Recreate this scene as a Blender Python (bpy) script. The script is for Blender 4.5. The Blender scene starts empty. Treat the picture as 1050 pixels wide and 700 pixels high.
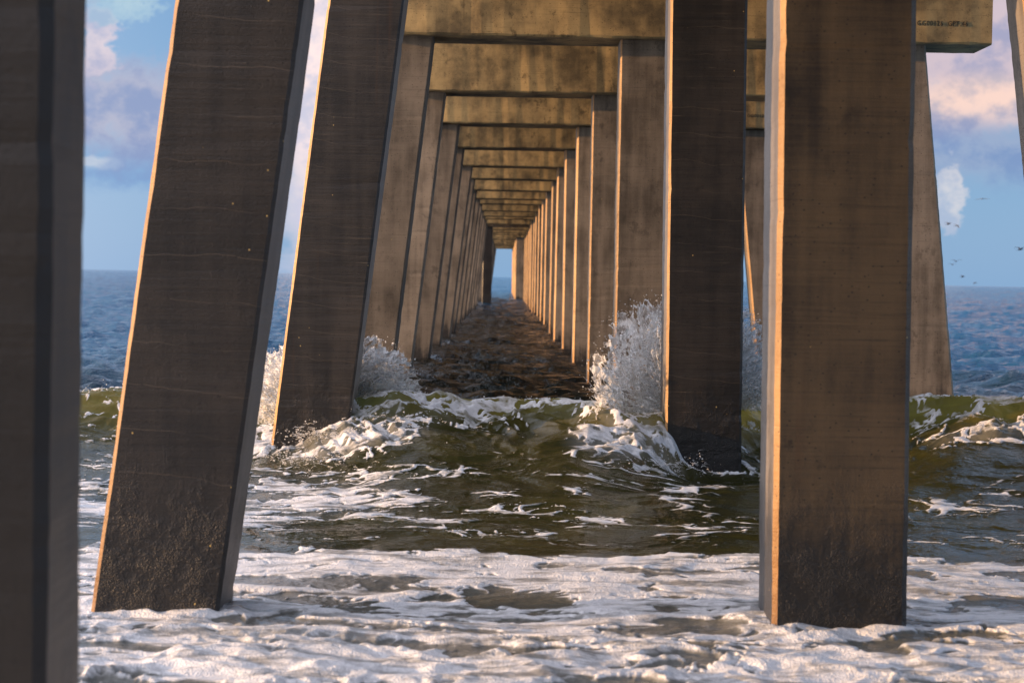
import bpy, bmesh, math, random
import numpy as np
from mathutils import Matrix, Vector

random.seed(11)
rng = np.random.default_rng(7)
R = math.radians
scene = bpy.context.scene
COL = scene.collection

# ------------------------------------------------------------------ constants
CAM_H = 1.53            # camera above mean water
F_PX = 2300.0           # focal length in photo pixels (1050 wide)
SPACING = 7.34
BENT_Y = [5.0] + [(k + .45) * SPACING for k in range(1, 30)]
CAP_Z = 4.22            # underside of the caps
CAP_H = 1.35
SUN_A = R(7.5)         # sun travels to +x and a little to +y
SUN_E = R(7.5)

# ------------------------------------------------------------------ helpers
def tag(o, label=None, cat=None, group=None, kind=None):
    if label: o['label'] = label
    if cat: o['category'] = cat
    if group: o['group'] = group
    if kind: o['kind'] = kind
    return o

def empty(name, loc):
    o = bpy.data.objects.new(name, None)
    COL.objects.link(o)
    o.location = loc
    o.empty_display_size = .3
    return o

def mesh_obj(name, me, parent=None):
    o = bpy.data.objects.new(name, me)
    COL.objects.link(o)
    if parent is not None:
        o.parent = parent
    return o

def np_mesh(name, verts, faces, smooth=True):
    """verts (N,3); faces (M,k) all of the same size k"""
    me = bpy.data.meshes.new(name)
    verts = np.asarray(verts, dtype=np.float32)
    faces = np.asarray(faces, dtype=np.int32)
    m, k = faces.shape
    me.vertices.add(len(verts))
    me.vertices.foreach_set('co', verts.ravel())
    me.loops.add(m * k)
    me.loops.foreach_set('vertex_index', faces.ravel())
    me.polygons.add(m)
    me.polygons.foreach_set('loop_start', np.arange(0, m * k, k, dtype=np.int32))
    me.polygons.foreach_set('loop_total', np.full(m, k, dtype=np.int32))
    me.polygons.foreach_set('use_smooth', np.full(m, smooth, dtype=bool))
    me.update(calc_edges=True)
    me.validate()
    return me

# ------------------------------------------------------------------ numpy noise
_P = rng.permutation(4096).astype(np.int64)
_A = rng.random(4096) * 2 * np.pi
_GX, _GY = np.cos(_A), np.sin(_A)
def _h(ix, iy):
    return _P[(_P[ix & 4095] + iy) & 4095]
def noise(x, y, seed=0):
    x = np.asarray(x, float) + seed * 57.31
    y = np.asarray(y, float) + seed * 91.77
    ix = np.floor(x).astype(np.int64); iy = np.floor(y).astype(np.int64)
    fx = x - ix; fy = y - iy
    u = fx * fx * fx * (fx * (fx * 6 - 15) + 10)
    v = fy * fy * fy * (fy * (fy * 6 - 15) + 10)
    def g(dx, dy):
        i = _h(ix + dx, iy + dy)
        return _GX[i] * (fx - dx) + _GY[i] * (fy - dy)
    a = g(0, 0) + u * (g(1, 0) - g(0, 0))
    b = g(0, 1) + u * (g(1, 1) - g(0, 1))
    return (a + v * (b - a)) * 1.5
def fbm(x, y, oct=4, seed=0, gain=.5, lac=2.03):
    s = 0; a = 1; t = 0
    for o in range(oct):
        s = s + a * noise(x, y, seed + o * 3)
        t += a; a *= gain; x = x * lac; y = y * lac
    return s / t
def ridge(x, y, seed=0):
    return 1 - np.abs(noise(x, y, seed)) * 1.6
def sstep(a, b, v):
    t = np.clip((v - a) / (b - a), 0, 1)
    return t * t * (3 - 2 * t)

# ------------------------------------------------------------------ node helpers
def new_mat(name):
    m = bpy.data.materials.new(name)
    m.use_nodes = True
    nt = m.node_tree
    nt.nodes.clear()
    return m, nt
class NT:
    def __init__(s, nt): s.nt = nt; s.n = nt.nodes
    def node(s, t, **kw):
        n = s.n.new(t)
        for k, v in kw.items():
            if k.startswith('i_'):
                n.inputs[k[2:].replace('_', ' ')].default_value = v
            else:
                setattr(n, k, v)
        return n
    def link(s, a, b): s.nt.links.new(a, b)
    def math(s, op, a, b=None, clamp=False):
        n = s.n.new('ShaderNodeMath'); n.operation = op; n.use_clamp = clamp
        for i, v in enumerate((a, b)):
            if v is None: continue
            if isinstance(v, (int, float)): n.inputs[i].default_value = v
            else: s.link(v, n.inputs[i])
        return n.outputs[0]
    def mix(s, fac, a, b, blend='MIX'):
        n = s.n.new('ShaderNodeMix'); n.data_type = 'RGBA'; n.blend_type = blend
        n.clamp_factor = True
        for i, v in ((0, fac), (6, a), (7, b)):
            if isinstance(v, (int, float)): n.inputs[i].default_value = v
            elif isinstance(v, tuple): n.inputs[i].default_value = v if len(v) == 4 else (*v, 1)
            else: s.link(v, n.inputs[i])
        return n.outputs[2]
    def maprange(s, v, a, b, c=0., d=1., smooth=True):
        n = s.n.new('ShaderNodeMapRange')
        n.interpolation_type = 'SMOOTHSTEP' if smooth else 'LINEAR'
        s.link(v, n.inputs[0])
        for i, q in enumerate((a, b, c, d)): n.inputs[i + 1].default_value = q
        return n.outputs[0]
    def noise(s, vec, scale, detail=4, rough=.55, dim='3D'):
        n = s.n.new('ShaderNodeTexNoise'); n.noise_dimensions = dim
        n.inputs['Scale'].default_value = scale
        n.inputs['Detail'].default_value = detail
        n.inputs['Roughness'].default_value = rough
        if vec is not None: s.link(vec, n.inputs['Vector'])
        return n.outputs['Fac']
    def voro(s, vec, scale, feature='F1', out='Distance'):
        n = s.n.new('ShaderNodeTexVoronoi'); n.feature = feature
        n.inputs['Scale'].default_value = scale
        if vec is not None: s.link(vec, n.inputs['Vector'])
        return n.outputs[out]
    def vmath(s, op, a, b):
        n = s.n.new('ShaderNodeVectorMath'); n.operation = op
        for i, v in enumerate((a, b)):
            if isinstance(v, tuple): n.inputs[i].default_value = v
            else: s.link(v, n.inputs[i])
        return n.outputs[0]
    def bump(s, h, strength, dist, normal=None):
        n = s.n.new('ShaderNodeBump')
        n.inputs['Strength'].default_value = strength
        n.inputs['Distance'].default_value = dist
        s.link(h, n.inputs['Height'])
        if normal is not None: s.link(normal, n.inputs['Normal'])
        return n.outputs[0]

def concrete(name, dark, light, tide_col, tide_z=.35, tide_w=.9, lines=.35, sw=1., mott=.5, speck=.0,
             speck_col=(.55, .38, .12), rough=.8, barn=.0, stain=.5, bump=.5, hair=0.):
    m, nt_ = new_mat(name); T = NT(nt_)
    tc = T.node('ShaderNodeTexCoord')
    oi = T.node('ShaderNodeObjectInfo')
    geo = T.node('ShaderNodeNewGeometry')
    cmb = T.node('ShaderNodeCombineXYZ')
    for i, q in enumerate((31.7, 17.3, 43.1)):
        T.link(T.math('MULTIPLY', oi.outputs['Random'], q), cmb.inputs[i])
    co = T.vmath('ADD', tc.outputs['Object'], cmb.outputs[0])
    blot = T.noise(co, 1.7, 7, .62)
    streak = T.noise(T.vmath('MULTIPLY', co, (7., 7., .55)), 1.0, 5, .6)
    hline = T.noise(T.vmath('MULTIPLY', co, (1.6, 1.6, 70.)), 1.0, 5, .75)
    grain = T.noise(co, 85., 3, .6)
    f = T.math('ADD', T.math('MULTIPLY', blot, .62 + (1 - sw) * .38), T.math('MULTIPLY', streak, .38 * sw + stain * .3 * sw))
    f = T.maprange(f, .36, .62 + (.06 + stain * .1) * sw)
    f = T.math('ADD', f, T.math('MULTIPLY', T.math('SUBTRACT', hline, .5), lines), True)
    f = T.math('ADD', f, T.math('MULTIPLY', T.math('SUBTRACT', grain, .5), .35), True)
    col = T.mix(f, dark, light)
    # object to object difference of the pour
    v = T.maprange(oi.outputs['Random'], 0, 1, .74, 1.2, False)
    vm = T.vmath('MULTIPLY', col, (1, 1, 1))
    hv = T.node('ShaderNodeVectorMath', operation='SCALE'); T.link(vm, hv.inputs[0]); T.link(v, hv.inputs['Scale'])
    col = hv.outputs[0]
    # thin pale leached lines running across the face, roughly level
    if hair > 0:
        so_ = T.node('ShaderNodeSeparateXYZ'); T.link(co, so_.inputs[0])
        wv = T.noise(T.vmath('MULTIPLY', co, (2.2, 2.2, .8)), 1., 3, .5)
        fr = T.math('FRACT', T.math('ADD', T.math('ADD', T.math('MULTIPLY', so_.outputs['Z'], 4.6), T.math('MULTIPLY', so_.outputs['X'], .35)), T.math('MULTIPLY', wv, .75)))
        l2 = T.maprange(T.math('ABSOLUTE', T.math('SUBTRACT', fr, .5)), .003, .014, 1., 0.)
        gate = T.maprange(T.noise(T.vmath('MULTIPLY', co, (1.5, 1.5, 3.)), 1., 3, .6), .40, .56)
        col = T.mix(T.math('MULTIPLY', T.math('MULTIPLY', l2, gate), .36 * hair, True), col, (.15, .115, .08, 1))
        # scuffs: bundles of pale scratches
        sc = T.maprange(hline, .60, .72)
        gs = T.maprange(T.noise(T.vmath('MULTIPLY', co, (2., 2., 1.1)), 1., 3, .6), .52, .66)
        col = T.mix(T.math('MULTIPLY', T.math('MULTIPLY', sc, gs), .85 * hair, True), col, (.20, .15, .095, 1))
    # dark mottling, mildew and damp patches with ragged outlines
    mo = T.noise(T.vmath('MULTIPLY', co, (1., 1., .8)), 7.5, 6, .68)
    mo = T.maprange(mo, .54, .66)
    mo = T.math('MULTIPLY', mo, T.maprange(T.noise(co, 1.1, 3, .6), .40, .62))
    col = T.mix(T.math('MULTIPLY', mo, mott), col, tuple(c * .45 for c in dark))
    ds = T.math('MULTIPLY', T.maprange(hline, .44, .30), T.maprange(blot, .42, .60))
    col = T.mix(T.math('MULTIPLY', ds, .55), col, tuple(c * .4 for c in dark))
    # rust bleeds running down from a few points
    rb = T.noise(T.vmath('MULTIPLY', co, (11., 11., .35)), 1., 3, .55)
    col = T.mix(T.math('MULTIPLY', T.maprange(rb, .66, .76), .45), col, tuple(0.5 * q + 0.5 * c for q, c in zip((.10, .045, .015), dark)))
    # small bug holes
    bh = T.voro(T.vmath('ADD', co, T.vmath('MULTIPLY', co, (0, 0, .3))), 21.)
    col = T.mix(T.math('MULTIPLY', T.maprange(bh, .09, .16, 1., 0.), .7), col, tuple(c * .35 for c in dark))
    # tidal band : damp, overgrown concrete below an uneven line
    sep = T.node('ShaderNodeSeparateXYZ'); T.link(geo.outputs['Position'], sep.inputs[0])
    zz = T.math('ADD', sep.outputs['Z'], T.math('MULTIPLY', T.math('SUBTRACT', streak, .5), .9))
    tide = T.maprange(T.math('ADD', zz, T.math('MULTIPLY', T.math('SUBTRACT', T.noise(co, 9., 5, .65), .5), .5)), tide_z + .12, tide_z + tide_w * .62, 1., 0.)
    col = T.mix(tide, col, tide_col)
    if barn > 0:
        # pale barnacle shells in clusters low down
        bc = T.maprange(T.voro(co, 48.), .10, .24, 1., 0.)
        bg_ = T.math('MULTIPLY', T.maprange(zz, .05, .7, 1., 0.), T.maprange(T.noise(co, 5., 4, .6), .47, .60))
        col = T.mix(T.math('MULTIPLY', T.math('MULTIPLY', bc, bg_), .6), col, (.15, .115, .075, 1))
    if speck > 0:
        vo = T.node('ShaderNodeTexVoronoi'); vo.inputs['Scale'].default_value = 13.
        T.link(T.vmath('MULTIPLY', co, (1, 1, .8)), vo.inputs['Vector'])
        s1 = T.maprange(vo.outputs['Distance'], .035, .07, 1., 0.)
        cs = T.node('ShaderNodeSeparateColor'); T.link(vo.outputs['Color'], cs.inputs[0])
        s1 = T.math('MULTIPLY', s1, T.math('GREATER_THAN', cs.outputs[0], 1 - speck * 1.8))
        col = T.mix(s1, col, speck_col)
    bs = T.node('ShaderNodeBsdfPrincipled')
    T.link(col, bs.inputs['Base Color'])
    r_ = T.maprange(tide, 0, 1, rough, .42, False)
    T.link(r_, bs.inputs['Roughness'])
    bs.inputs['Specular IOR Level'].default_value = .5
    h = T.math('ADD', T.math('MULTIPLY', hline, .6), T.math('MULTIPLY', grain, .35))
    h = T.math('ADD', h, T.math('MULTIPLY', blot, .5))
    nrm = T.bump(h, bump, .006)
    if barn > 0:
        b1 = T.math('ADD', T.math('SUBTRACT', 1., T.voro(co, 130.)), T.math('MULTIPLY', T.noise(co, 24., 5, .7), 1.2))
        band = T.math('MULTIPLY', T.maprange(zz, .15, .85, 1., 0.), T.maprange(T.noise(co, 6., 4, .6), .36, .60))
        nrm = T.bump(T.math('MULTIPLY', b1, band), barn, .008, nrm)
    T.link(nrm, bs.inputs['Normal'])
    out = T.node('ShaderNodeOutputMaterial'); T.link(bs.outputs[0], out.inputs[0])
    return m

M = {}
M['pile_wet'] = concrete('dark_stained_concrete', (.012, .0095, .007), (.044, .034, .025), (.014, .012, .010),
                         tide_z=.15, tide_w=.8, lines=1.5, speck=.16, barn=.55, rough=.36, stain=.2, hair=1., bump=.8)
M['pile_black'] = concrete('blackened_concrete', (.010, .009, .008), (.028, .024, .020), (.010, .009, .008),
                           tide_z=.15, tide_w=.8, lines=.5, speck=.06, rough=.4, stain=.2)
M['side'] = concrete('sky_lit_side_concrete', (.12, .102, .085), (.22, .19, .16), (.03, .027, .024),
                     tide_z=.1, tide_w=.9, lines=.5, speck=.03, barn=.6, rough=.5, stain=.4, bump=.4)  # pile side faces: sky light put into a lighter concrete colour
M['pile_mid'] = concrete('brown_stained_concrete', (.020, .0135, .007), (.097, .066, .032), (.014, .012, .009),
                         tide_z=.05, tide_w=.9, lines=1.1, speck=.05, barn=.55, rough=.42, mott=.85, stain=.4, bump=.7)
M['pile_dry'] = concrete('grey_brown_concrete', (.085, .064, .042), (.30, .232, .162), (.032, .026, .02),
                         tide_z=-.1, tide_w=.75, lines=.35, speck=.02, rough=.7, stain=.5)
M['arris'] = concrete('sunlit_concrete_edge', (.30, .155, .050), (.52, .29, .11), (.22, .11, .035),
                      tide_z=-.2, tide_w=.5, lines=.3, rough=.5, barn=.6, stain=.3, bump=1.0)  # sunward chamfer only: orange sunlight put into the edge colour
M['cap'] = concrete('tan_concrete_cap', (.11, .080, .040), (.46, .315, .135), (.1, .08, .05),
                    tide_z=-9., lines=.12, rough=.88, stain=.35, bump=.5, sw=.35, mott=.7)
M['deck'] = concrete('deck_concrete', (.12, .1, .08), (.25, .21, .17), (.1, .08, .05), tide_z=-9.)
m, nt_ = new_mat('black_stencil_paint'); T = NT(nt_)
bs = T.node('ShaderNodeBsdfPrincipled'); bs.inputs['Roughness'].default_value = .8
bs.inputs['Base Color'].default_value = (.022, .02, .018, 1)
out = T.node('ShaderNodeOutputMaterial'); T.link(bs.outputs[0], out.inputs[0]); M['ink'] = m

# ------------------------------------------------------------------ pier trestles
def pile_mesh(name, w, d, slope, z0, z1, cham, mats, seg=.05, seed=0, rough=.0028):
    """square prestressed pile with bevelled corners; local x = 0 is the face on the -x side
    at z = CAP_Z, local y = 0 is its front face; leans by slope (dx per metre of drop)."""
    r_ = np.random.default_rng(seed)
    n = max(2, int((z1 - z0) / seg))
    c = cham
    base = np.array([(c, 0), (w - c, 0), (w, c), (w, d - c), (w - c, d), (c, d), (0, d - c), (0, c)], float)
    vs = []
    zs = np.linspace(z0, z1, n + 1)
    ph = r_.random(8) * 50
    chip = [0.] * 4
    for z in zs:
        p = base.copy()
        for q, (i0, i1) in enumerate(((7, 0), (1, 2), (3, 4), (5, 6))):
            if r_.random() < .05: chip[q] = r_.uniform(.002, .0075)
            else: chip[q] *= .3
            for i in (i0, i1):
                p[i] += (np.array([w / 2, d / 2]) - p[i]) / (.42 * w) * chip[q] * .7
        for i in range(8):
            t = noise(np.array([z * 2.3]), np.array([ph[i]]))[0] * rough + r_.normal() * rough * .35
            cx, cy = w / 2, d / 2
            vx, vy = p[i, 0] - cx, p[i, 1] - cy
            l = math.hypot(vx, vy)
            p[i, 0] += vx / l * t; p[i, 1] += vy / l * t
        for i in range(8):
            vs.append((p[i, 0] + slope * (z - CAP_Z), p[i, 1], z))
    fs, mi = [], []
    for j in range(n):
        for i in range(8):
            a = j * 8 + i; b = j * 8 + (i + 1) % 8
            fs.append((a, b, b + 8, a + 8))
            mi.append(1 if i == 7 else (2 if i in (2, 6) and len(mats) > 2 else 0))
    me = bpy.data.meshes.new(name)
    fs.append(tuple(range(n * 8, n * 8 + 8))); mi.append(0)
    fs.append(tuple(reversed(range(8)))); mi.append(0)
    me.from_pydata(vs, [], fs)
    for q in mats: me.materials.append(q)
    me.polygons.foreach_set('material_index', mi)
    me.update()
    return me

def cap_mesh(name, x0, x1, seed=0, mat=None):
    """precast cap: long bevelled beam, local y = 0 front of piles"""
    bm = bmesh.new()
    y0, y1 = -.2, .8
    z0, z1 = CAP_Z, CAP_Z + CAP_H
    c = .022
    sec = [(y0 + c, z0), (y1 - c, z0), (y1, z0 + c), (y1, z1 - c), (y1 - c, z1), (y0 + c, z1), (y0, z1 - c), (y0, z0 + c)]
    n = 60
    rr = random.Random(seed)
    rows = []
    for i in range(n + 1):
        x = x0 + (x1 - x0) * i / n
        row = []
        for k, (yy, zz) in enumerate(sec):
            j = .0035 if k in (0, 7) else .001
            row.append(bm.verts.new((x, yy + rr.gauss(0, j), zz + rr.gauss(0, j))))
        rows.append(row)
    for i in range(n):
        for k in range(8):
            a, b = rows[i][k], rows[i][(k + 1) % 8]
            c2, d2 = rows[i + 1][(k + 1) % 8], rows[i + 1][k]
            bm.faces.new((a, d2, c2, b))
    bm.faces.new(rows[0]); bm.faces.new(list(reversed(rows[-1])))
    bmesh.ops.recalc_face_normals(bm, faces=bm.faces)
    me = bpy.data.meshes.new(name); bm.to_mesh(me); bm.free()
    me.materials.append(mat or M['cap'])
    return me

def text_mesh(name, body, size):
    cu = bpy.data.curves.new(name, 'FONT')
    cu.body = body; cu.size = size; cu.extrude = .001
    cu.space_character = 1.12
    cu.resolution_u = 2
    o = bpy.data.objects.new(name, cu); COL.objects.link(o)
    dg = bpy.context.evaluated_depsgraph_get()
    me = bpy.data.meshes.new_from_object(o.evaluated_get(dg))
    bpy.data.objects.remove(o); bpy.data.curves.remove(cu)
    me.name = name
    me.transform(Matrix.Rotation(R(90), 4, 'X'))
    me.materials.append(M['ink'])
    return me

Z0 = -1.2
ZT = CAP_Z + .0
LX = {1: -.80, 2: -.785, 3: -.845, 4: -.90}      # inner face of left piles at cap
RX = {1: 1.272, 2: 1.285, 3: 1.262, 4: 1.24}     # inner face of right piles
LS = {1: .123, 2: .112}
WL = .607
ORD = ['', 'first', 'second', 'third', 'fourth', 'fifth', 'sixth', 'seventh', 'eighth', 'ninth', 'tenth', 'eleventh',
       'twelfth', 'thirteenth', 'fourteenth', 'fifteenth', 'sixteenth']
BENT_LABEL = {
 0: 'blurred dark pier trestle closest to the camera, its pile cut off at the left edge',
 1: 'pier trestle of big dark piles standing in the foreground foam, left one leaning',
 2: 'pier trestle of dark wet piles standing in the breaking wave with splashes against them',
 3: 'pier trestle behind the wave with black stencilled lettering on its wide tan cap',
}
ROW = 'concrete trestles carrying the pier'

def place(name, me, parent, x, label=None):
    o = mesh_obj(name, me, parent)
    o.location = (x, 0, 0)
    if label: o['label'] = label
    return o

shared = {}
def bent(k):
    y = BENT_Y[k]
    root = empty('pier_trestle', (0, y, 0))
    if k in BENT_LABEL: lab = BENT_LABEL[k]
    elif k <= 15: lab = 'tan concrete pier trestle, %s counting away from the sharp front pair of piles' % ORD[k]
    elif k == 16: lab = 'dark pier trestle with broader darker piles, where the tunnel of trestles narrows'
    else: lab = 'tiny concrete pier trestle at the far end of the tunnel near the bright opening'
    tag(root, lab, 'pier trestle', ROW if k <= 16 else 'tiny trestles at the far end of the pier')
    rr = random.Random(k * 7 + 3)
    fine = k <= 4
    if k == 0:
        me = pile_mesh('pile', .62, .42, 0., Z0, ZT, .03, (M['pile_black'], M['pile_black'], M['pile_mid']), seed=1)  # sides lighter than the front, sky light put into their colour
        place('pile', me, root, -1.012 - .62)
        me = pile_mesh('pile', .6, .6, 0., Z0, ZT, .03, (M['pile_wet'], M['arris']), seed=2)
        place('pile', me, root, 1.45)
        place('cap_beam', cap_mesh('cap_beam', -1.95, 5.43), root, 0)
        return root
    lx = LX.get(k, -.86 + rr.uniform(-.02, .02))
    rx = RX.get(k, 1.245 + rr.uniform(-.02, .02))
    if k >= 20: lx, rx = -.82, .74
    ls = LS.get(k, .108 + rr.uniform(-.004, .004))
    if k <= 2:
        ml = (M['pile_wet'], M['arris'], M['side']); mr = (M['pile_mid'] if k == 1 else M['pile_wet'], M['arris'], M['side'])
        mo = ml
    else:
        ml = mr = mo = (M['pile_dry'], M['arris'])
    if fine:
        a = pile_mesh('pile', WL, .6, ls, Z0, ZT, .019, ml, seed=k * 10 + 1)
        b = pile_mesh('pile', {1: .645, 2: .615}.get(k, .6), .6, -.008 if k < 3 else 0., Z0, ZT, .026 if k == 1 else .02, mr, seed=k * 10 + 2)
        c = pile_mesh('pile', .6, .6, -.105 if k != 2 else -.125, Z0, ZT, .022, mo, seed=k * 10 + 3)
        cap = cap_mesh('cap_beam', -1.88, 5.40, k)
    else:
        if not shared:
            shared['a'] = pile_mesh('pile', WL, .6, .108, Z0, ZT, .032, ml, seg=.3, seed=91)
            shared['b'] = pile_mesh('pile', .6, .6, 0., Z0, ZT, .035, mr, seg=.3, seed=92)
            shared['c'] = pile_mesh('pile', .6, .6, -.105, Z0, ZT, .03, mo, seg=.3, seed=93)
            shared['cap'] = cap_mesh('cap_beam', -1.88, 5.40, 94)
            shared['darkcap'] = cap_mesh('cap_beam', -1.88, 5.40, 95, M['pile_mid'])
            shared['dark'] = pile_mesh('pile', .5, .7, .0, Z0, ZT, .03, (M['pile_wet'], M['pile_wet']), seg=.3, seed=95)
        a, b, c, cap = shared['a'], shared['b'], shared['c'], shared['cap']
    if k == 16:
        place('pile', shared['dark'], root, -.68 - .5)  # this trestle has a darker left pile and cap
    else:
        pa = place('pile', a, root, lx - WL)
        if k == 1: pa['label'] = 'leaning left pile with pale hairlines and yellow specks'
        if k == 2: pa['label'] = 'leaning left pile with pale scratches across its upper half'
    pb = place('pile', b, root, rx)
    if k == 1: pb['label'] = 'upright brown pile with a sunlit golden edge'
    pc = place('pile', c, root, (4.10 if k != 2 else 4.055))
    if k > 4:
        for q in root.children:
            q.location.y += rr.uniform(-.05, .05); q.rotation_euler = (0, rr.uniform(-.006, .006), 0)
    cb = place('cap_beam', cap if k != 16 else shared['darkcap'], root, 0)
    if k > 3:
        cb.location = (rr.uniform(-.05, .05), rr.uniform(-.06, .06), rr.uniform(-.035, .035)); cb.rotation_euler = (0, rr.uniform(-.006, .006), rr.uniform(-.01, .01))
    if k == 3:
        t = mesh_obj('lettering', text_mesh('lettering', 'GG00126  GPT.46', .073), cb)
        t.location = (4.555, -.2055, CAP_Z + .20); t.scale = (.93, 1, 1.1)
        t['label'] = 'black stencilled code GG00126 GPT.46'
    if k == 5:
        t = mesh_obj('lettering', text_mesh('lettering', 'GG00126', .08), cb)
        t.location = (4.27, -.2055, CAP_Z + .2)
    return root
for k in range(30):
    bent(k)

# deck the caps carry (just above the picture, it shades what is below)
deck = empty('pier_deck', (0, 0, CAP_Z + CAP_H + .004))
tag(deck, 'concrete deck of the pier lying on the caps overhead', 'deck')
def box_mesh(name, x0, x1, y0, y1, z0, z1, mat):
    bm = bmesh.new()
    bmesh.ops.create_cube(bm, size=1)
    for v in bm.verts:
        v.co = Vector((x0 + (v.co.x + .5) * (x1 - x0), y0 + (v.co.y + .5) * (y1 - y0), z0 + (v.co.z + .5) * (z1 - z0)))
    bmesh.ops.bevel(bm, geom=list(bm.edges), offset=.015, segments=1, affect='EDGES')
    me = bpy.data.meshes.new(name); bm.to_mesh(me); bm.free()
    me.materials.append(mat)
    return me
y0d, y1d = -38., BENT_Y[-1] + 1.0
mesh_obj('slab', box_mesh('slab', -1.2, 5.3, y0d, y1d, .55, .75, M['deck']), deck)
for gx in (-.8, .7, 2.1, 3.5, 4.8):
    mesh_obj('girder', box_mesh('girder', gx - .2, gx + .2, y0d, y1d, 0, .546, M['deck']), deck)

# ------------------------------------------------------------------ the sea
def water_grid():
    ys = list(np.linspace(-25, 6.5, 40)[:-1])
    ys += list(np.arange(6.5, 8.0, .03))
    ys += list(np.arange(8.0, 22.5, .0145))
    dy = .0145; y = 22.5
    while y < 16000:
        ys.append(y); dy *= 1.014; y += dy
    ys = np.array(ys)
    nc = 1100
    u = np.linspace(-1, 1, nc)
    W = np.maximum(4.6, .30 * ys) + np.maximum(0, ys - 26) * .10
    W = np.where(ys < 6.5, 12, W)
    # keep the change of width gradual
    W = np.where((ys >= 6.5) & (ys < 8), 4.6 + (8 - ys) * 4.9, W)
    X = u[None, :] * W[:, None]
    Y = np.repeat(ys[:, None], nc, 1)
    return X, Y

def crest_y(x):
    return 19.6 - .85 * np.exp(-((x + 1.0) / .75) ** 2) - .95 * np.exp(-((x - 1.12) / .62) ** 2) - .5 * np.exp(-((x - 4.2) / .8) ** 2) \
        + .22 * noise(x / 1.7, x * 0 + 3.3) + .10 * noise(x / .5, x * 0 + 9.1)

def pile_ring(x, y):
    """distance to the nearest pile section that pierces the surf"""
    d = np.full(x.shape, 9.)
    for (px, py, hx, hy) in ((-1.63, BENT_Y[1] + .3, .33, .3), (1.56, BENT_Y[1] + .3, .3, .3),
                             (-1.57, BENT_Y[2] + .3, .33, .3), (1.585, BENT_Y[2] + .3, .3, .3)):
        dx = np.maximum(np.abs(x - px) - hx, 0); dy = np.maximum(np.abs(y - py) - hy, 0)
        d = np.minimum(d, np.hypot(dx, dy))
    return d

def equalize(v, sel):
    """ranks of v on sel -> uniform 0..1"""
    q = np.quantile(v[sel][::7], np.linspace(0, 1, 513))
    return np.interp(v, q, np.linspace(0, 1, 513))

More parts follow.
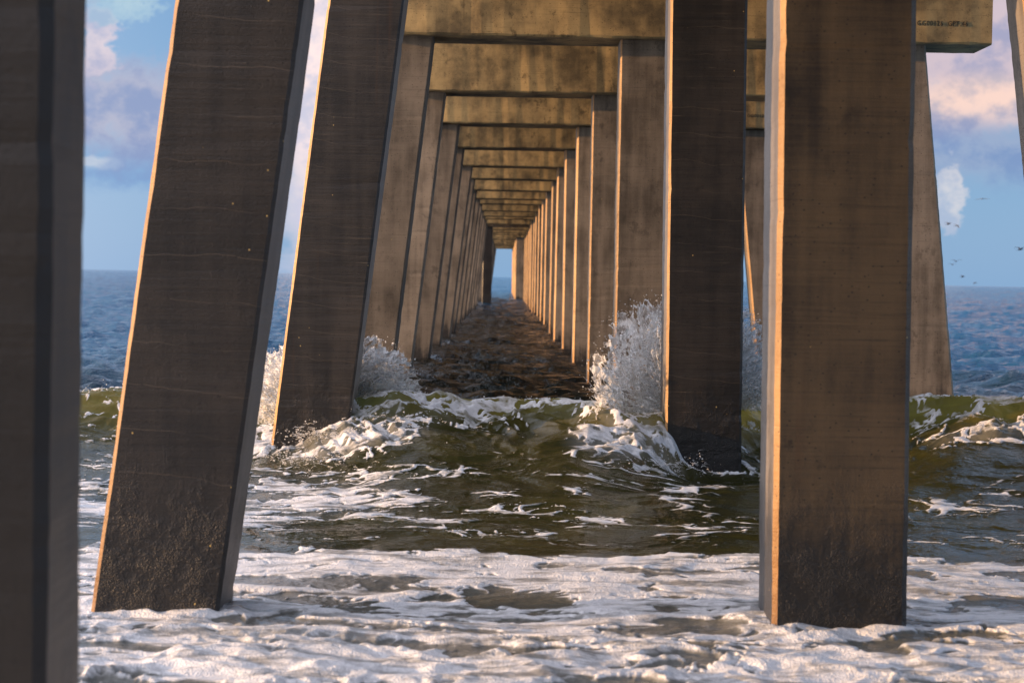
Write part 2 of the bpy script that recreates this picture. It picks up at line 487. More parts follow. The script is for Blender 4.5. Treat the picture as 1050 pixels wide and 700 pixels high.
def build_water():
    X, Y = water_grid()
    x, y = X, Y
    near = (Y > 6.4) & (Y < 23)
    # ---- swell and chop outside
    far = sstep(19.5, 24, y)
    open_ = np.maximum(sstep(26, 90, y), .8 * sstep(21, 32, y) * sstep(2.5, 6, np.abs(x - 1.7)))
    side = np.clip(sstep(1.6, 5, x) + sstep(-1.8, -4, x), 0, 1)
    chop = (.10 * fbm(x / 1.2 + .4 * noise(x / 4, y / 4, 4), y / .7, 4, 11) +
            .08 * (ridge(x / 2.2, y / 1.05, 21) - .6) + .03 * (ridge(x / .6, y / .4, 31) - .6))
    chop2 = .20 * (ridge(x / 6.5 + .3 * noise(x / 9, y / 9, 5), y / 3.1, 41) - .6) + .13 * fbm(x / 3.2, y / 1.5, 3, 51) \
        + .25 * noise(x / 30, y / 13, 61)
    fade = 1 - sstep(700, 3000, y)
    z = far * (chop * (1.45 + .1 * side) + chop2 * open_ * fade * (.55 + .45 * side))
    # ---- the breaking wave
    yc = crest_y(x)
    s = y - yc
    A = .47 + .06 * noise(x / 1.3, x * 0 + 21.) - .10 * np.exp(-((x - 1.3) / .45) ** 2) + .03 * noise(x / .35, x * 0 + 5.) - .06 * sstep(-3.0, -4.5, x) + .09 * sstep(2.6, 3.6, x)
    front = np.exp(-(np.minimum(s, 0) / .95) ** 2)
    back = np.exp(-(np.maximum(s, 0) / 1.9) ** 2)
    wave = A * np.where(s < 0, front, back)
    near_e = sstep(24.5, 21, y)
    z = z + wave * near_e
    mid = np.exp(-((x + .02) / 1.0) ** 4) + np.exp(-((x - 4.4) / 1.5) ** 4) + .5 * np.exp(-((x + 4.) / 1.2) ** 2)
    z = z + .23 * mid * np.exp(-((y - 17.7 + .25 * noise(x / .8, x * 0 + 8., 66)) / 1.15) ** 2) * sstep(20., 18.6, y)
    z = z - .16 * np.exp(-((x - 1.6) / .5) ** 2) * np.exp(-((y - 17.75) / .5) ** 2)
    trough = -.10 * np.exp(-((y - 15.0) / 1.3) ** 2) - .13 * sstep(14.6, 11.5, y)
    z = z + trough
    zone = sstep(6, 8, y) * sstep(22, 20, y)
    # rolls and folds of the broken face
    wx = x + .35 * noise(x / .9, y / .9, 71); wy = y + .35 * noise(x / .9, y / .9, 72)
    face = np.exp(-((s + .75) / .85) ** 2)
    z = z + face * (.085 * fbm(wx / .8, wy / .5, 3, 73) + .055 * (ridge(wx / .42, wy / .30, 74) - .6) + .022 * (ridge(wx / .17, wy / .13, 76) - .6))
    # the part that has already tumbled, left of the middle and at the right pile
    bore = np.exp(-((x + 1.15) / .75) ** 2) * np.exp(-((y - 17.75) / .42) ** 2)
    bore2 = np.exp(-((x - .85) / .42) ** 2) * np.exp(-((y - 17.6) / .5) ** 2)
    bore3 = np.exp(-((x - 3.9) / .8) ** 2) * np.exp(-((y - 17.9) / .4) ** 2)
    z = z + (.06 * bore + .03 * bore2 + .05 * bore3) * (1 + 1.3 * fbm(wx / .25, wy / .2, 4, 75))
    # surf zone ripples
    ripple = .024 * fbm(wx / .55, wy / .34, 4, 81) + .03 * noise(x / 1.6, y / 1.1, 82) + .022 * noise(x / .95, y / .55, 83) * sstep(13.5, 12.5, y) + .014 * (ridge(wx / .5, wy / .3, 84) - .6) * sstep(13.2, 13.8, y)
    z = z + zone * ripple
    # ---- foam coverage
    F = np.zeros_like(z)
    yf = 13.15 + .22 * noise(x / 1.1, x * 0 + 1.7) + .10 * noise(x / .35, x * 0 + 2.7)
    fg = sstep(.10, -.25, y - yf)
    cover = .73 + .22 * noise(x / 1.3, y / 1.0, 91) + .10 * sstep(11, 9.3, y)
    F = np.maximum(F, fg * cover)
    tr = sstep(13.0, 13.6, y) * sstep(19.2, 18.2, y)
    F = np.maximum(F, tr * (.13 + .12 * noise(x / 1.1, y / 1.1, 92)))
    lf = np.exp(-((x + 1.35) / .95) ** 2) * np.exp(-((y - 15.9) / 1.5) ** 2)
    F = np.maximum(F, .70 * lf)
    lf2 = np.exp(-((x - .35) / .6) ** 2) * np.exp(-((y - 15.3) / .9) ** 2)
    F = np.maximum(F, .26 * lf2)
    far_l = sstep(-2.0, -2.8, x) * sstep(13, 14, y) * sstep(18.5, 17, y)
    F = np.maximum(F, .34 * far_l)
    top = np.exp(-((s + .05) / .32) ** 2)
    F = np.maximum(F, top * (.50 + .28 * noise(x / .7, x * 0 + 31.)))
    F = np.maximum(F, face * (.19 + .20 * (ridge(wx / .16 + .3 * y, y / 1.1, 97) - .5) + .42 * np.clip(np.exp(-((x + 1.0) / .7) ** 2) + np.exp(-((x - 1.1) / .5) ** 2), 0, 1) + .2 * noise(x / .7, y / .5, 93)))
    F = np.maximum(F, .72 * np.clip(bore * 1.25, 0, 1) * sstep(18.3, 17.8, y))
    F = np.maximum(F, .74 * np.clip(bore2 * 1.2, 0, 1))
    F = np.maximum(F, .65 * bore3)
    rg = np.exp(-(pile_ring(x, y) / .16) ** 2)
    F = np.maximum(F, rg * np.where(y < 14, .97, np.where(x < 0, .75, .45)))
    ins = sstep(20.2, 21.5, y)
    F = np.where(y > 20.2, np.maximum(F * (1 - ins), ins * (.035 + .03 * noise(x / 2.5, y / 2.5, 95)) * sstep(80, 40, y)), F)
    # lace
    wx = x + .20 * fbm(x / .55, y / .5, 3, 101); wy = y + .18 * fbm(x / .6, y / .5, 3, 104)
    L = .62 * ridge(wx / .85, wy / .5, 111) + .40 * ridge(wx / .30, wy / .19, 112) + .16 * ridge(wx / .085, wy / .08, 113) \
        + .30 * noise(wx / .9, wy / .8, 114) + .10 * noise(wx / .04, wy / .04, 115)
    L = equalize(L, near & (y < 14))
    L2 = .50 * ridge(wx / .42, wy / .36, 131) + .50 * ridge(wx / .16, wy / .13, 132) + .34 * ridge(wx / .06, wy / .055, 133) \
        + .30 * noise(wx / .7, wy / .6, 134)
    L2 = equalize(L2, near & (y > 13.5))
    L3 = np.maximum(ridge(wx / .95, wy / .6, 141), np.maximum(.97 * ridge(wx / .42, wy / .27, 142), .93 * ridge(wx / .2, wy / .14, 143))) \
        + .11 * noise(wx / .13, wy / .09, 144) + .06 * noise(wx / .045, wy / .04, 145) + .26 * noise(wx / .6, wy / .45, 146)
    L3 = equalize(L3, near & (y > 13.5) & (y < 18))
    z3 = sstep(13.1, 13.5, y)
    L = L * (1 - z3) + L3 * z3
    zz_ = sstep(17.0, 18.2, y)
    L = L * (1 - zz_) + L2 * zz_
    foam = sstep(-.06, .22, F + L - 1.0) * (F > .01)
    # puffy relief of the foam, in the foreground highest
    lump = .5 + .6 * fbm(wx / .42, wy / .38, 3, 121, .42)
    lump = lump + .13 * fbm(wx / .11, wy / .10, 3, 125, .6)
    lump = lump + .16 * (1 - np.abs(noise(wx / .24, wy / .22, 123)) * 2)
    amp = .016 + .050 * sstep(11.8, 9.2, y) + .018 * sstep(17.0, 17.8, y)
    z = z + zone * foam * (.006 + amp * (lump - .3))
    z = z + rg * np.where(y < 14, .03, .04) * (.5 + lump) * zone
    # roll the crest over towards the beach
    lean = np.clip(wave / .47, 0, 1.3) ** 2 * near_e
    Yd = Y - .34 * lean
    co = np.stack([X, Yd, z], -1).reshape(-1, 3)
    nr, nc = X.shape
    idx = np.arange(nr * nc, dtype=np.int32).reshape(nr, nc)
    f = np.stack([idx[:-1, :-1], idx[:-1, 1:], idx[1:, 1:], idx[1:, :-1]], -1).reshape(-1, 4)
    me = np_mesh('sea_water', co, f)
    at = me.attributes.new('foam', 'FLOAT', 'POINT')
    at.data.foreach_set('value', foam.ravel().astype(np.float32))
    at = me.attributes.new('cover', 'FLOAT', 'POINT')
    at.data.foreach_set('value', F.ravel().astype(np.float32))
    lit_crest = np.clip(wave / .40, 0, 1) * sstep(20.6, 19.4, y)
    at = me.attributes.new('lit_crest', 'FLOAT', 'POINT')
    at.data.foreach_set('value', lit_crest.ravel().astype(np.float32))
    return me

def water_material():
    m, nt_ = new_mat('sea_water'); T = NT(nt_)
    geo = T.node('ShaderNodeNewGeometry')
    sep = T.node('ShaderNodeSeparateXYZ'); T.link(geo.outputs['Position'], sep.inputs[0])
    pos = geo.outputs['Position']
    at = T.node('ShaderNodeAttribute', attribute_name='foam')
    # sand laden olive water in the surf, clear blue water offshore
    off = T.maprange(sep.outputs['Y'], 20.2, 45)
    pier_shade = T.maprange(sep.outputs['Y'], 19.6, 21.2)
    cov = T.node('ShaderNodeAttribute', attribute_name='cover')
    sand = T.noise(pos, .9, 4, .6)
    olive = T.mix(T.maprange(sand, .35, .7), (.024, .0255, .009, 1), (.050, .0485, .0150, 1))
    crest_fac = T.node('ShaderNodeAttribute', attribute_name='lit_crest')       # wave height; gold light through the crest painted into the colour
    olive = T.mix(crest_fac.outputs['Fac'], olive, (.082, .068, .019, 1))
    olive = T.mix(T.maprange(cov.outputs['Fac'], .3, .9), olive, (.20, .20, .185, 1))
    col = T.mix(pier_shade, olive, (.005, .008, .0075, 1))  # near-black beyond the wave: shade under the pier put into the colour
    sidew = T.maprange(T.math('ABSOLUTE', T.math('SUBTRACT', sep.outputs['X'], 1.7)), 3., 7.)
    off2 = T.math('MAXIMUM', T.maprange(sep.outputs['Y'], 60, 200), T.math('MULTIPLY', off, sidew))
    col = T.mix(off2, col, (.004, .075, .165, 1))
    w = T.node('ShaderNodeBsdfPrincipled')
    T.link(col, w.inputs['Base Color'])
    w.inputs['Roughness'].default_value = .09
    w.inputs['IOR'].default_value = 1.33
    w.inputs['Specular IOR Level'].default_value = .32
    h1 = T.noise(T.vmath('MULTIPLY', pos, (1., 1.6, 1.)), 5., 5, .6)
    h2 = T.noise(T.vmath('MULTIPLY', pos, (1., 1.5, 1.)), .9, 6, .65)
    hb = T.math('ADD', T.math('ADD', T.math('MULTIPLY', h1, .45), T.math('MULTIPLY', T.noise(T.vmath('MULTIPLY', pos, (1., 1.4, 1.)), 19., 4, .6), .16)), T.math('MULTIPLY', T.math('MULTIPLY', h2, 11.), off))
    nw = T.bump(hb, .75, .06)
    T.link(nw, w.inputs['Normal'])
    tl = T.node('ShaderNodeBsdfTranslucent'); tl.inputs['Color'].default_value = (.55, .40, .08, 1)
    T.link(nw, tl.inputs['Normal'])
    ms = T.node('ShaderNodeMixShader')
    T.link(T.math('MULTIPLY', T.math('POWER', crest_fac.outputs['Fac'], 2.5), .30), ms.inputs[0])
    T.link(w.outputs[0], ms.inputs[1]); T.link(tl.outputs[0], ms.inputs[2])
    # foam
    fb = T.node('ShaderNodeBsdfPrincipled')
    fn = T.noise(pos, 38., 4, .65); bub = T.voro(pos, 90.)
    fcol = T.mix(T.maprange(fn, .3, .7), (.80, .79, .80, 1), (.92, .91, .92, 1))
    T.link(fcol, fb.inputs['Base Color'])
    fb.inputs['Roughness'].default_value = .55
    fb.inputs['Subsurface Weight'].default_value = .0
    fb.inputs['Subsurface Radius'].default_value = (.012, .012, .012)
    fb.inputs['Subsurface Scale'].default_value = 1.
    T.link(T.bump(T.math('ADD', T.math('ADD', fn, T.math('MULTIPLY', bub, .5)), T.math('MULTIPLY', T.noise(pos, 13., 5, .6), 1.2)), .42, .02), fb.inputs['Normal'])
    brk = T.noise(T.vmath('MULTIPLY', pos, (1., 1., 1.)), 26., 5, .7)
    fm = T.math('ADD', at.outputs['Fac'], T.math('MULTIPLY', T.math('SUBTRACT', brk, .5), .55))
    gatef = T.maprange(at.outputs['Fac'], .0, .12)
    fm = T.math('MULTIPLY', T.maprange(fm, .22, .70), gatef)
    film = T.noise(T.vmath('MULTIPLY', pos, (2.6, 7.5, 2.6)), 1., 6, .68)
    fm = T.math('MULTIPLY', fm, T.maprange(film, .36, .56, .16, 1.))
    mx = T.node('ShaderNodeMixShader')
    T.link(fm, mx.inputs[0]); T.link(ms.outputs[0], mx.inputs[1]); T.link(fb.outputs[0], mx.inputs[2])
    out = T.node('ShaderNodeOutputMaterial'); T.link(mx.outputs[0], out.inputs[0])
    return m
wm = build_water()
wm.materials.append(water_material())
sea = mesh_obj('sea', wm)
tag(sea, 'sea with a green breaking wave, white surf foam in front and blue open water beyond', 'sea', kind='structure')

# ------------------------------------------------------------------ unseen shore behind the camera, dunes added to darken the pile fronts
def beach():
    ys = np.concatenate([np.linspace(7, -30, 60), np.linspace(-31, -75, 60)])
    xs = np.linspace(-150, 150, 160)
    X, Y = np.meshgrid(xs, ys)
    z = (1.2 - Y) * .055 - .1
    z = z + sstep(-30, -48, Y) * (5.5 + 2.2 * fbm(X / 14, Y / 14, 4, 301)) + .10 * fbm(X / 2.5, Y / 2.5, 3, 305)
    nr, nc = X.shape
    idx = np.arange(nr * nc).reshape(nr, nc)
    f = np.stack([idx[:-1, :-1], idx[1:, :-1], idx[1:, 1:], idx[:-1, 1:]], -1).reshape(-1, 4)
    me = np_mesh('beach', np.stack([X, Y, z], -1).reshape(-1, 3), f)
    m, nt_ = new_mat('sand_and_added_dune_scrub'); T = NT(nt_)
    geo = T.node('ShaderNodeNewGeometry'); sep = T.node('ShaderNodeSeparateXYZ')
    T.link(geo.outputs['Position'], sep.inputs[0])
    n = T.noise(geo.outputs['Position'], .8, 6, .6)
    sand = T.mix(n, (.16, .125, .08, 1), (.30, .24, .16, 1))
    scrub = T.mix(n, (.02, .026, .012, 1), (.06, .068, .03, 1))
    t = T.maprange(T.math('ADD', sep.outputs['Y'], T.math('MULTIPLY', n, 14.)), -24., -32.)
    bs = T.node('ShaderNodeBsdfPrincipled'); bs.inputs['Roughness'].default_value = .9
    T.link(T.mix(t, sand, scrub), bs.inputs['Base Color'])
    out = T.node('ShaderNodeOutputMaterial'); T.link(bs.outputs[0], out.inputs[0])
    me.materials.append(m)
    tag(mesh_obj('beach', me), 'unseen sandy beach with scrubby dunes added to block low sky on the shore side of the pier', 'beach', kind='structure')
beach()

# ------------------------------------------------------------------ splashes
def splash_material():
    m, nt_ = new_mat('splash_water'); T = NT(nt_)
    geo = T.node('ShaderNodeNewGeometry')
    n = T.noise(geo.outputs['Position'], 22., 4, .6)
    p = T.node('ShaderNodeBsdfPrincipled')
    T.link(T.mix(T.maprange(n, .35, .65), (.90, .90, .90, 1), (.97, .97, .97, 1)), p.inputs['Base Color'])
    p.inputs['Roughness'].default_value = .25
    p.inputs['IOR'].default_value = 1.33
    tl = T.node('ShaderNodeBsdfTranslucent'); tl.inputs['Color'].default_value = (.95, .95, .95, 1)
    ms = T.node('ShaderNodeMixShader'); ms.inputs[0].default_value = .5
    T.link(p.outputs[0], ms.inputs[1]); T.link(tl.outputs[0], ms.inputs[2])
    # where the sheet is thin one looks through it
    tr = T.node('ShaderNodeBsdfTransparent')
    n2 = T.noise(geo.outputs['Position'], 13., 5, .62)
    m2 = T.node('ShaderNodeMixShader'); T.link(T.maprange(n2, .44, .60, 0., .72), m2.inputs[0])
    T.link(ms.outputs[0], m2.inputs[1]); T.link(tr.outputs[0], m2.inputs[2])
    out = T.node('ShaderNodeOutputMaterial'); T.link(m2.outputs[0], out.inputs[0])
    return m
M['splash'] = splash_material()

OCT_V = np.array([(1, 0, 0), (-1, 0, 0), (0, 1, 0), (0, -1, 0), (0, 0, 1), (0, 0, -1)], float)
OCT_F = np.array([(0, 2, 4), (2, 1, 4), (1, 3, 4), (3, 0, 4), (2, 0, 5), (1, 2, 5), (3, 1, 5), (0, 3, 5)])

def drops(P, rad):
    n = len(P)
    st = 1 + .5 * rng.random((n, 1, 3))
    V = P[:, None, :] + OCT_V[None] * rad[:, None, None] * st
    F = OCT_F[None] + (np.arange(n) * 6)[:, None, None]
    return V.reshape(-1, 3), F.reshape(-1, 3)

def tubes(paths, rads):
    """paths (n,k,3), rads (n,k): three-sided tubes -> triangles"""
    n, k, _ = paths.shape
    t = np.gradient(paths, axis=1)
    t /= np.linalg.norm(t, axis=2, keepdims=True) + 1e-9
    up = np.broadcast_to(np.array([.13, -.95, .28]), t.shape)
    a = np.cross(t, up); a /= np.linalg.norm(a, axis=2, keepdims=True) + 1e-9
    b = np.cross(t, a)
    V = []
    for q in range(3):
        an = q * 2 * np.pi / 3
        V.append(paths + (a * math.cos(an) + b * math.sin(an)) * rads[..., None])
    V = np.stack(V, 2)                       # n,k,3,3
    idx = np.arange(n * k * 3).reshape(n, k, 3)
    fs = []
    for q in range(3):
        A_, B_ = idx[:, :-1, q], idx[:, :-1, (q + 1) % 3]
        C_, D_ = idx[:, 1:, (q + 1) % 3], idx[:, 1:, q]
        fs.append(np.stack([A_, B_, C_], -1).reshape(-1, 3)); fs.append(np.stack([A_, C_, D_], -1).reshape(-1, 3))
    return V.reshape(-1, 3), np.concatenate(fs)

class Geo:
    def __init__(s): s.v = []; s.f = []; s.n = 0
    def add(s, v, f):
        s.v.append(v); s.f.append(f + s.n); s.n += len(v)
    def mesh(s, name, mat):
        me = np_mesh(name, np.concatenate(s.v), np.concatenate(s.f))
        me.materials.append(mat)
        return me

def fan_point(O, th, r, bulge, q):
    """point of the thrown sheet: angle th in the picture plane, radius r; q -1..1 puts it before or behind"""
    x = O[0] + r * np.cos(th)
    z = O[2] + r * np.sin(th)
    y = O[1] + bulge * q - .95 * np.clip(-(np.cos(th)) * r / .9, 0, 1.2) ** 1.5
    return np.stack([x, y, z], -1)

def splash(name, label, O, radius, th0, th1, nstr, ndrop, holes, seed):
    """radius: function of angle -> length of the throw"""
    G = Geo()
    r_ = np.random.default_rng(seed)
    # thrown sheets: ribbed, torn into a web low down on the left, ragged at the rim
    for layer in range(3):
        na, nr = 420, 220
        th = np.linspace(th0, th1, na)[:, None] + 0 * np.zeros((na, nr))
        t = np.linspace(.10, 1.0, nr)[None, :] + 0 * th
        rad = radius(th) * (1 - .10 * layer + .05 * noise(th * 7, th * 0 + layer * 7, seed) + .035 * noise(th * 22, th * 0 + layer, seed + 1)
                            + .03 * noise(th * 60, th * 0 + layer, seed + 2) * t ** 3)
        rib = np.maximum(ridge(th * 8 + 1.4 * noise(t * 3, th * 4, seed + 3) + .8 * t, t * 2.2, seed + 4), .9 * ridge(th * 3 + noise(th * 5, t * 3, seed + 23), t * 7 + .8 * noise(th * 4, t * 4, seed + 24), seed + 25)) - .6
        rib2 = ridge(th * 26 + 1.5 * noise(t * 5, th * 9, seed + 5), t * 7, seed + 6) - .6
        gr = noise(th * 110, t * 60, seed + 14)
        wob = .09 * noise(th * 4 + t * 2, t * 3 + layer * 9, seed + 13) + .095 * rib + .045 * rib2 + .010 * gr
        th2 = th + .10 * noise(t * 3 + layer, th * 4, seed + 15) - .22 * t * t
        P = fan_point(O, th2, rad * t, 1., (layer - 1.) * .12 * (.4 + t) - wob * (.5 + .7 * t))
        P[..., 2] += .02 * rib2
        k = noise(th * 9 + 1.5 * noise(th * 6, t * 6, seed + 7), t * 5, seed + 8) + .55 * noise(th * 26, t * 15, seed + 9) \
            + .35 * noise(th * 60, t * 36, seed + 10)
        web = sstep(.15, .75, -np.cos(th)) * sstep(.22, .38, t) * sstep(.93, .80, t)       # torn into a web on the left
        thr = holes - .62 * web - .9 * np.clip(t - .86, 0, 1) * 2.2 + .10 * layer
        # the ribs themselves hold together longest
        keep = (k * (1 - .35 * web) - (.35 + .9 * web) * rib - (.30 + .4 * web) * rib2) < thr
        idx = np.arange(na * nr).reshape(na, nr)
        kf = keep[:-1, :-1] & keep[1:, 1:] & keep[1:, :-1] & keep[:-1, 1:]
        a, b, c, d = idx[:-1, :-1][kf], idx[1:, :-1][kf], idx[1:, 1:][kf], idx[:-1, 1:][kf]
        G.add(P.reshape(-1, 3), np.concatenate([np.stack([a, b, c], -1), np.stack([a, c, d], -1)]))
    # strands
    n = nstr; k = 12
    th = r_.uniform(th0, th1, n)[:, None]
    L = radius(th) * r_.uniform(.6, 1.04, n)[:, None]
    st = r_.uniform(.1, .6, n)[:, None]
    t = np.linspace(0, 1, k)[None, :]
    tt = st + (1 - st) * t
    ang = th + .25 * r_.normal(0, 1, (n, 1)) * (t - .5) - .10 * tt * tt + .09 * noise(th * 9 + 0 * t, t * 3 + th * 5, seed + 21)
    q = r_.uniform(-.28, .28, (n, 1)) * (.3 + tt) + .06 * noise(th * 20 + 0 * t, t * 4, seed + 22)
    P = fan_point(O, ang, L * tt, 1., q)
    rd = r_.uniform(.0025, .0075, (n, 1)) * (1.15 - t) * (.7 + .6 * r_.random((n, k)))
    G.add(*tubes(P, rd))
    # drops
    n = ndrop
    th = r_.uniform(th0, th1, n)
    t = 1.02 - np.abs(r_.normal(0, .16, n)); t = np.where(r_.random(n) < .22, 1 + np.abs(r_.normal(0, .045, n)), t)
    t = np.clip(t, .15, 1.5)
    P = fan_point(O, th + .05 * r_.normal(0, 1, n) - .1 * t * t, radius(th) * t, 1., r_.normal(0, .16, n) * (.4 + t))
    G.add(*drops(P, r_.gamma(2.0, .0010, n) + .0012))
    me = G.mesh(name, M['splash'])
    o = mesh_obj(name, me)
    tag(o, label, 'splash', 'splashes thrown up by the breaking wave')
    return o

PI = math.pi
def interp_r(angs, lens):
    a = np.array([R(q) for q in angs]); l = np.array(lens)
    return lambda th: np.interp(th, a, l)
Y2 = BENT_Y[2]
splash('wave_splash', 'tall glassy fan of spray thrown up behind the upright pile in the wave',
       (1.62, Y2 + 1.12, .36), interp_r((0, 45, 75, 110, 140, 165, 190, 212), (.52, .97, 1.02, 1.06, 1.10, 1.02, .82, .5)),
       R(18), R(208), 420, 700, .60, 5)
splash('wave_splash', 'lower white plume of spray bursting behind the leaning pile in the wave',
       (-1.42, Y2 + 1.0, .30), interp_r((-6, 24, 60, 90, 130, 160, 195), (.66, .80, .80, .72, .74, .86, .6)),
       R(-4), R(188), 380, 600, .70, 9)

def crest_spray():
    """threads and drops torn off the crest and the tumbling parts of the wave"""
    G = Geo(); r_ = np.random.default_rng(77)
    def batch(n, xs, ys, zs, ln, up, fw, rad):
        k = 9
        t = np.linspace(0, 1, k)[None, :]
        vx = r_.normal(0, .5, (n, 1)) * ln[:, None]; vy = -fw * r_.uniform(.2, 1.2, (n, 1)) * ln[:, None]
        vz = up * r_.uniform(-.1, 1.3, (n, 1)) * ln[:, None]
        P = np.stack([xs[:, None] + vx * t + .03 * noise(t * 3 + xs[:, None] * 9, xs[:, None] * 7 + 0 * t, 201),
                      ys[:, None] + vy * t, zs[:, None] + vz * t - up * .9 * ln[:, None] * t * t], -1)
        G.add(*tubes(P, rad * r_.uniform(.4, 1.2, (n, 1)) * (1.1 - .8 * t) * (.7 + .6 * r_.random((n, k)))))
        m_ = n * 2
        i = r_.integers(0, n, m_); tq = r_.integers(3, k, m_)
        Q = P[i, tq] + r_.normal(0, .03, (m_, 3)) + np.array([0, 0, .015])
        G.add(*drops(Q, r_.gamma(2., .0010, m_) + .0008))
    n = 1500
    xs = r_.uniform(-5.5, 5.6, n)
    dens = sstep(.0, .35, noise(xs / .5, xs * 0 + 2.2, 211) + .15)
    sel = r_.random(n) < .25 + .75 * dens
    xs = xs[sel]; n = len(xs)
    yc = crest_y(xs)
    batch(n, xs, yc - .34 + r_.normal(0, .06, n), np.full(n, .44) + r_.normal(0, .03, n), r_.uniform(.05, .16, n), .6, .9, .0034)
    for (cx, cy, cz, sx, sy, n) in ((-1.15, 17.75, .08, .55, .28, 600), (.85, 17.65, .08, .35, .25, 600), (3.9, 17.9, .10, .6, .2, 300),
                                    (.95, 18.2, .16, .25, .25, 350), (-1.2, 18.75, .33, .3, .15, 260), (-1.3, 18.05, .26, .22, .2, 420), (-.9, 18.3, .34, .25, .2, 300)):
        batch(n, cx + r_.normal(0, sx, n), cy + r_.normal(0, sy, n), cz + r_.normal(0, .03, n), r_.uniform(.03, .09, n), .8, .6, .0030)
    o = mesh_obj('sea_spray', G.mesh('sea_spray', M['splash']))
    tag(o, 'white threads and drops of spray along the crest of the green wave', 'spray', kind='stuff')
crest_spray()

# ------------------------------------------------------------------ birds
m, nt_ = new_mat('dark_feathers'); T = NT(nt_)
bs = T.node('ShaderNodeBsdfPrincipled'); bs.inputs['Roughness'].default_value = .8
tcn = T.node('ShaderNodeTexCoord')
T.link(T.mix(T.noise(tcn.outputs['Object'], 9., 3), (.06, .065, .08, 1), (.16, .16, .17, 1)), bs.inputs['Base Color'])
out = T.node('ShaderNodeOutputMaterial'); T.link(bs.outputs[0], out.inputs[0]); M['bird'] = m

def bird_mesh(flap, name='flying_bird'):
    """gull-like bird flying towards +x: body spindle, tail fan, two cranked wings as one closed mesh"""
    bm = bmesh.new()
    prof = [(-.30, .01), (-.2, .035), (-.08, .062), (.06, .07), (.16, .052), (.21, .045), (.26, .042), (.30, .018), (.35, .003)]
    rings = []
    for x, r in prof:
        rings.append([bm.verts.new((x, r * math.cos(a), r * .95 * math.sin(a) + (.02 if x > .15 else 0)))
                      for a in [i * PI / 4 for i in range(8)]])
    for a, b in zip(rings, rings[1:]):
        for i in range(8):
            bm.faces.new((a[i], a[(i + 1) % 8], b[(i + 1) % 8], b[i]))
    bm.faces.new(list(reversed(rings[0]))); bm.faces.new(rings[-1])
    # tail fan
    def slab(pts, th):
        up = [bm.verts.new((p[0], p[1], p[2] + th)) for p in pts]
        lo = [bm.verts.new((p[0], p[1], p[2] - th)) for p in pts]
        n = len(pts)
        bm.faces.new(up); bm.faces.new(list(reversed(lo)))
        for i in range(n):
            bm.faces.new((up[i], lo[i], lo[(i + 1) % n], up[(i + 1) % n]))
    slab([(-.25, .03, 0), (-.43, .09, 0), (-.45, 0, 0), (-.43, -.09, 0), (-.25, -.03, 0)], .006)
    for s in (1, -1):
        z1, z2, z3 = .10 * flap + .05, .16 * flap + .04, .05 * flap
        pts = [(.13, .05 * s, .03), (.17, .30 * s, z1), (.06, .66 * s, z2 * .7 + z3 * .3), (-.06, .82 * s, z3 + .0),
               (-.03, .62 * s, z2 * .7 + z3 * .3), (-.01, .30 * s, z1 - .01), (-.08, .05 * s, .02)]
        # inner and outer quads, thickened
        slab([pts[0], pts[1], pts[5], pts[6]], .010)
        slab([pts[1], pts[2], pts[4], pts[5]], .007)
        slab([pts[2], pts[3], pts[4]], .004)
    bmesh.ops.recalc_face_normals(bm, faces=bm.faces)
    me = bpy.data.meshes.new(name); bm.to_mesh(me); bm.free()
    me.materials.append(M['bird'])
    return me
b1, b2 = bird_mesh(1.5), bird_mesh(-.6)
# (x, y, z) in the air over the sea to the right of the pier
def air(u, v, d):
    du, dv = u - 517, 284 - v
    c, s_ = math.cos(R(1.07)), math.sin(R(1.07))
    return ((du * c - dv * s_) * d / F_PX, d, CAM_H + (du * s_ + dv * c) * d / F_PX)
birds = [((1007, 204), 95, b2, 1.2, .95, 'dark bird flying alone highest over the sea, seen small against blue sky'),
         ((972, 230), 120, b1, .3, 1.0, 'small bird gliding with spread wings just right of the outer pile'),
         ((981, 231.5), 123, b2, .2, .9, 'small bird gliding behind another, second of the upper pair by the outer pile'),
         ((980.5, 268), 130, b1, 1.0, 1., 'tiny bird with raised wings, upper one of two close above the horizon'),
         ((976.5, 271.5), 140, b1, 2.0, .8, 'tiny bird beside and just under the raised wings of another'),
         ((987, 284), 150, b1, .2, 1.0, 'tiny bird low over the sea, second lowest of the flock'),
         ((1000, 290), 160, b2, 2.6, .9, 'tiny bird skimming the horizon, lowest of the flock'),
         ((1046, 256), 90, b1, .4, 1.0, 'larger bird with raised wings at the right edge of the sky')]
for (uv, d, me, rz, sc, lab) in birds:
    o = mesh_obj('flying_bird', me)
    o.location = air(*uv, d); o.rotation_euler = (R(random.uniform(-25, 25)), R(-8), rz)
    o.scale = (sc * .45,) * 3
    tag(o, lab, 'bird', 'birds flying over the sea')

# ------------------------------------------------------------------ camera
cam = bpy.data.cameras.new('camera')
cam.sensor_width = 36.; cam.lens = F_PX / 1050 * 36
cam.clip_start = .1; cam.clip_end = 40000
psi, pit, roll = math.atan(9.23 / F_PX), math.atan(65.85 / F_PX), R(1.07)
co_ = mesh_obj('camera', cam)
mat = Matrix.Rotation(-psi, 4, 'Z') @ Matrix.Rotation(R(90) - pit, 4, 'X') @ Matrix.Rotation(roll, 4, 'Z')
mat.translation = (0, 0, CAM_H)
co_.matrix_world = mat
cam.dof.use_dof = True
cam.dof.focus_distance = 18.5
cam.dof.aperture_fstop = 4.5
scene.camera = co_

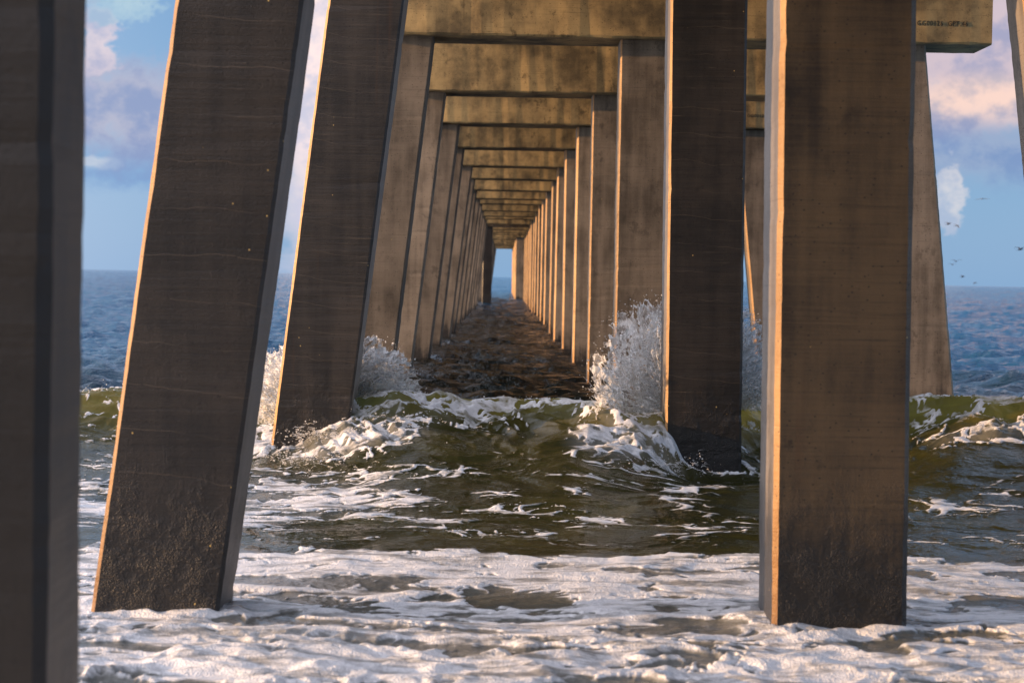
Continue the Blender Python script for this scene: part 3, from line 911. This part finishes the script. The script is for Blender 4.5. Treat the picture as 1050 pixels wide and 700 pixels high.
# ------------------------------------------------------------------ light and sky
sun = bpy.data.lights.new('sun', 'SUN')
sun.energy = 4.3; sun.angle = R(.5); sun.color = (1.0, .59, .265)
so = mesh_obj('sun', sun)
d = Vector((math.cos(SUN_E) * math.cos(SUN_A), math.cos(SUN_E) * math.sin(SUN_A), -math.sin(SUN_E)))
so.rotation_euler = d.to_track_quat('-Z', 'Y').to_euler()
so.location = (-20, 0, 12)

world = bpy.data.worlds.new('World'); scene.world = world
world.use_nodes = True
wt = world.node_tree; wt.nodes.clear(); T = NT(wt)
sky = T.node('ShaderNodeTexSky', sky_type='NISHITA')
sky.sun_disc = False
sky.sun_elevation = SUN_E
sky.sun_rotation = math.atan2(-d.x, -d.y)
sky.air_density = 1.0; sky.dust_density = .6; sky.ozone_density = 2.0
tc = T.node('ShaderNodeTexCoord')
dirv = tc.outputs['Generated']
sp = T.node('ShaderNodeSeparateXYZ'); T.link(dirv, sp.inputs[0])
n1 = T.math('SUBTRACT', T.noise(T.vmath('MULTIPLY', dirv, (22., 22., 34.)), 1., 6, .58), .5)
n2 = T.math('SUBTRACT', T.noise(T.vmath('MULTIPLY', dirv, (60., 60., 75.)), 1., 6, .6), .5)
n0 = T.noise(T.vmath('MULTIPLY', dirv, (6., 6., 13.)), 1., 6, .55)
# clear sky: paler near the horizon, deeper above
elev = T.math('ARCSINE', sp.outputs['Z'])
g = T.maprange(elev, 0., .16)
clear = T.mix(g, (1.05, 2.0, 3.35, 1), (.50, 1.40, 2.80, 1))
clear = T.mix(T.maprange(elev, .2, 1.2), clear, (.9, 1.5, 2.6, 1))
# sunward sky out of view, brightened as an added fill glow
dt = T.node('ShaderNodeVectorMath', operation='DOT_PRODUCT'); T.link(dirv, dt.inputs[0])
dt.inputs[1].default_value = (-d.x, -d.y, -d.z)
glow = T.maprange(dt.outputs['Value'], -.1, .9)
skyc = T.mix(.86, sky.outputs[0], clear)
skyc = T.mix(T.math('MULTIPLY', glow, .85), skyc, (9.5, 9.0, 9.6, 1))
def cloud(cx, cz, rx, rz, soft, k1, k2):
    ax = T.math('DIVIDE', T.math('SUBTRACT', sp.outputs['X'], cx), rx)
    az = T.math('DIVIDE', T.math('SUBTRACT', sp.outputs['Z'], cz), rz)
    q = T.math('SQRT', T.math('ADD', T.math('MULTIPLY', ax, ax), T.math('MULTIPLY', az, az)))
    q = T.math('ADD', q, T.math('ADD', T.math('MULTIPLY', n1, k1 * 2.0), T.math('MULTIPLY', n2, k2 * 2.6)))
    return T.math('MULTIPLY', T.maprange(q, 1 - soft * .75, 1 + soft * .75, 1., 0.), T.math('GREATER_THAN', sp.outputs['Y'], 0.))
gen = T.math('MULTIPLY', T.maprange(n0, .40, .66), T.maprange(elev, .12, .3))
c = T.mix(T.math('MULTIPLY', gen, .8), skyc, (7.2, 7.6, 9.2, 1))  # overhead clouds out of view, brightened as added fill light
def lay(c, mask, amt, col):
    # billows: sunlit knobs against greyer hollows
    cc = T.mix(T.maprange(T.math('ADD', n2, T.math('MULTIPLY', n1, .8)), -.14, .14), tuple(q * w for q, w in zip(col, (.72, .80, .94))), tuple(q * w for q, w in zip(col, (1.22, 1.12, 1.03))))
    return T.mix(T.math('MULTIPLY', mask, amt), c, cc)
c = lay(c, cloud(-.17, .050, .12, .012, .7, 1.2, .5), .5, (.75, 1.55, 2.9))        # grey-blue band
c = lay(c, cloud(-.172, .072, .055, .022, .6, 1., .7), .85, (1.9, 2.05, 2.8))       # body of the left cumulus
c = lay(c, cloud(-.178, .097, .011, .015, .35, 1.6, 1.6), .8, (3.2, 2.9, 3.3))      # its head
c = lay(c, cloud(-.165, .118, .016, .012, .35, 1.8, 1.6), .6, (2.2, 3.1, 3.5))
c = lay(c, cloud(-.182, .047, .010, .003, .4, 1.2, 1.2), .7, (2.4, 2.8, 3.4))
c = lay(c, cloud(.235, .112, .14, .042, .5, .7, .35), .95, (2.6, 2.3, 2.75))      # violet bank on the right
c = lay(c, cloud(.21, .079, .06, .012, .6, .8, .5), .9, (3.9, 3.0, 2.75))           # pink underside
c = lay(c, cloud(.205, .060, .09, .014, .8, .8, .4), .75, (1.35, 1.75, 2.7))
c = lay(c, cloud(.195, .040, .007, .014, .3, 1.8, 1.4), .75, (3.0, 3.1, 3.4))
c = lay(c, cloud(-.085, .10, .02, .09, .6, .8, .5), .85, (4.6, 3.9, 3.9))           # bright bank seen between the leaning piles
c2 = c
bg = T.node('ShaderNodeBackground'); bg.inputs['Strength'].default_value = .14
T.link(c2, bg.inputs['Color'])
wo = T.node('ShaderNodeOutputWorld'); T.link(bg.outputs[0], wo.inputs[0])

# ------------------------------------------------------------------ render settings
scene.render.engine = 'CYCLES'
scene.view_settings.view_transform = 'Standard'
scene.view_settings.look = 'None'
scene.view_settings.exposure = .62
scene.view_settings.gamma = 1.0
scene.cycles.use_denoising = True
scene.cycles.max_bounces = 8
scene.cycles.diffuse_bounces = 5
scene.cycles.glossy_bounces = 3
scene.cycles.caustics_reflective = False
scene.cycles.caustics_refractive = False
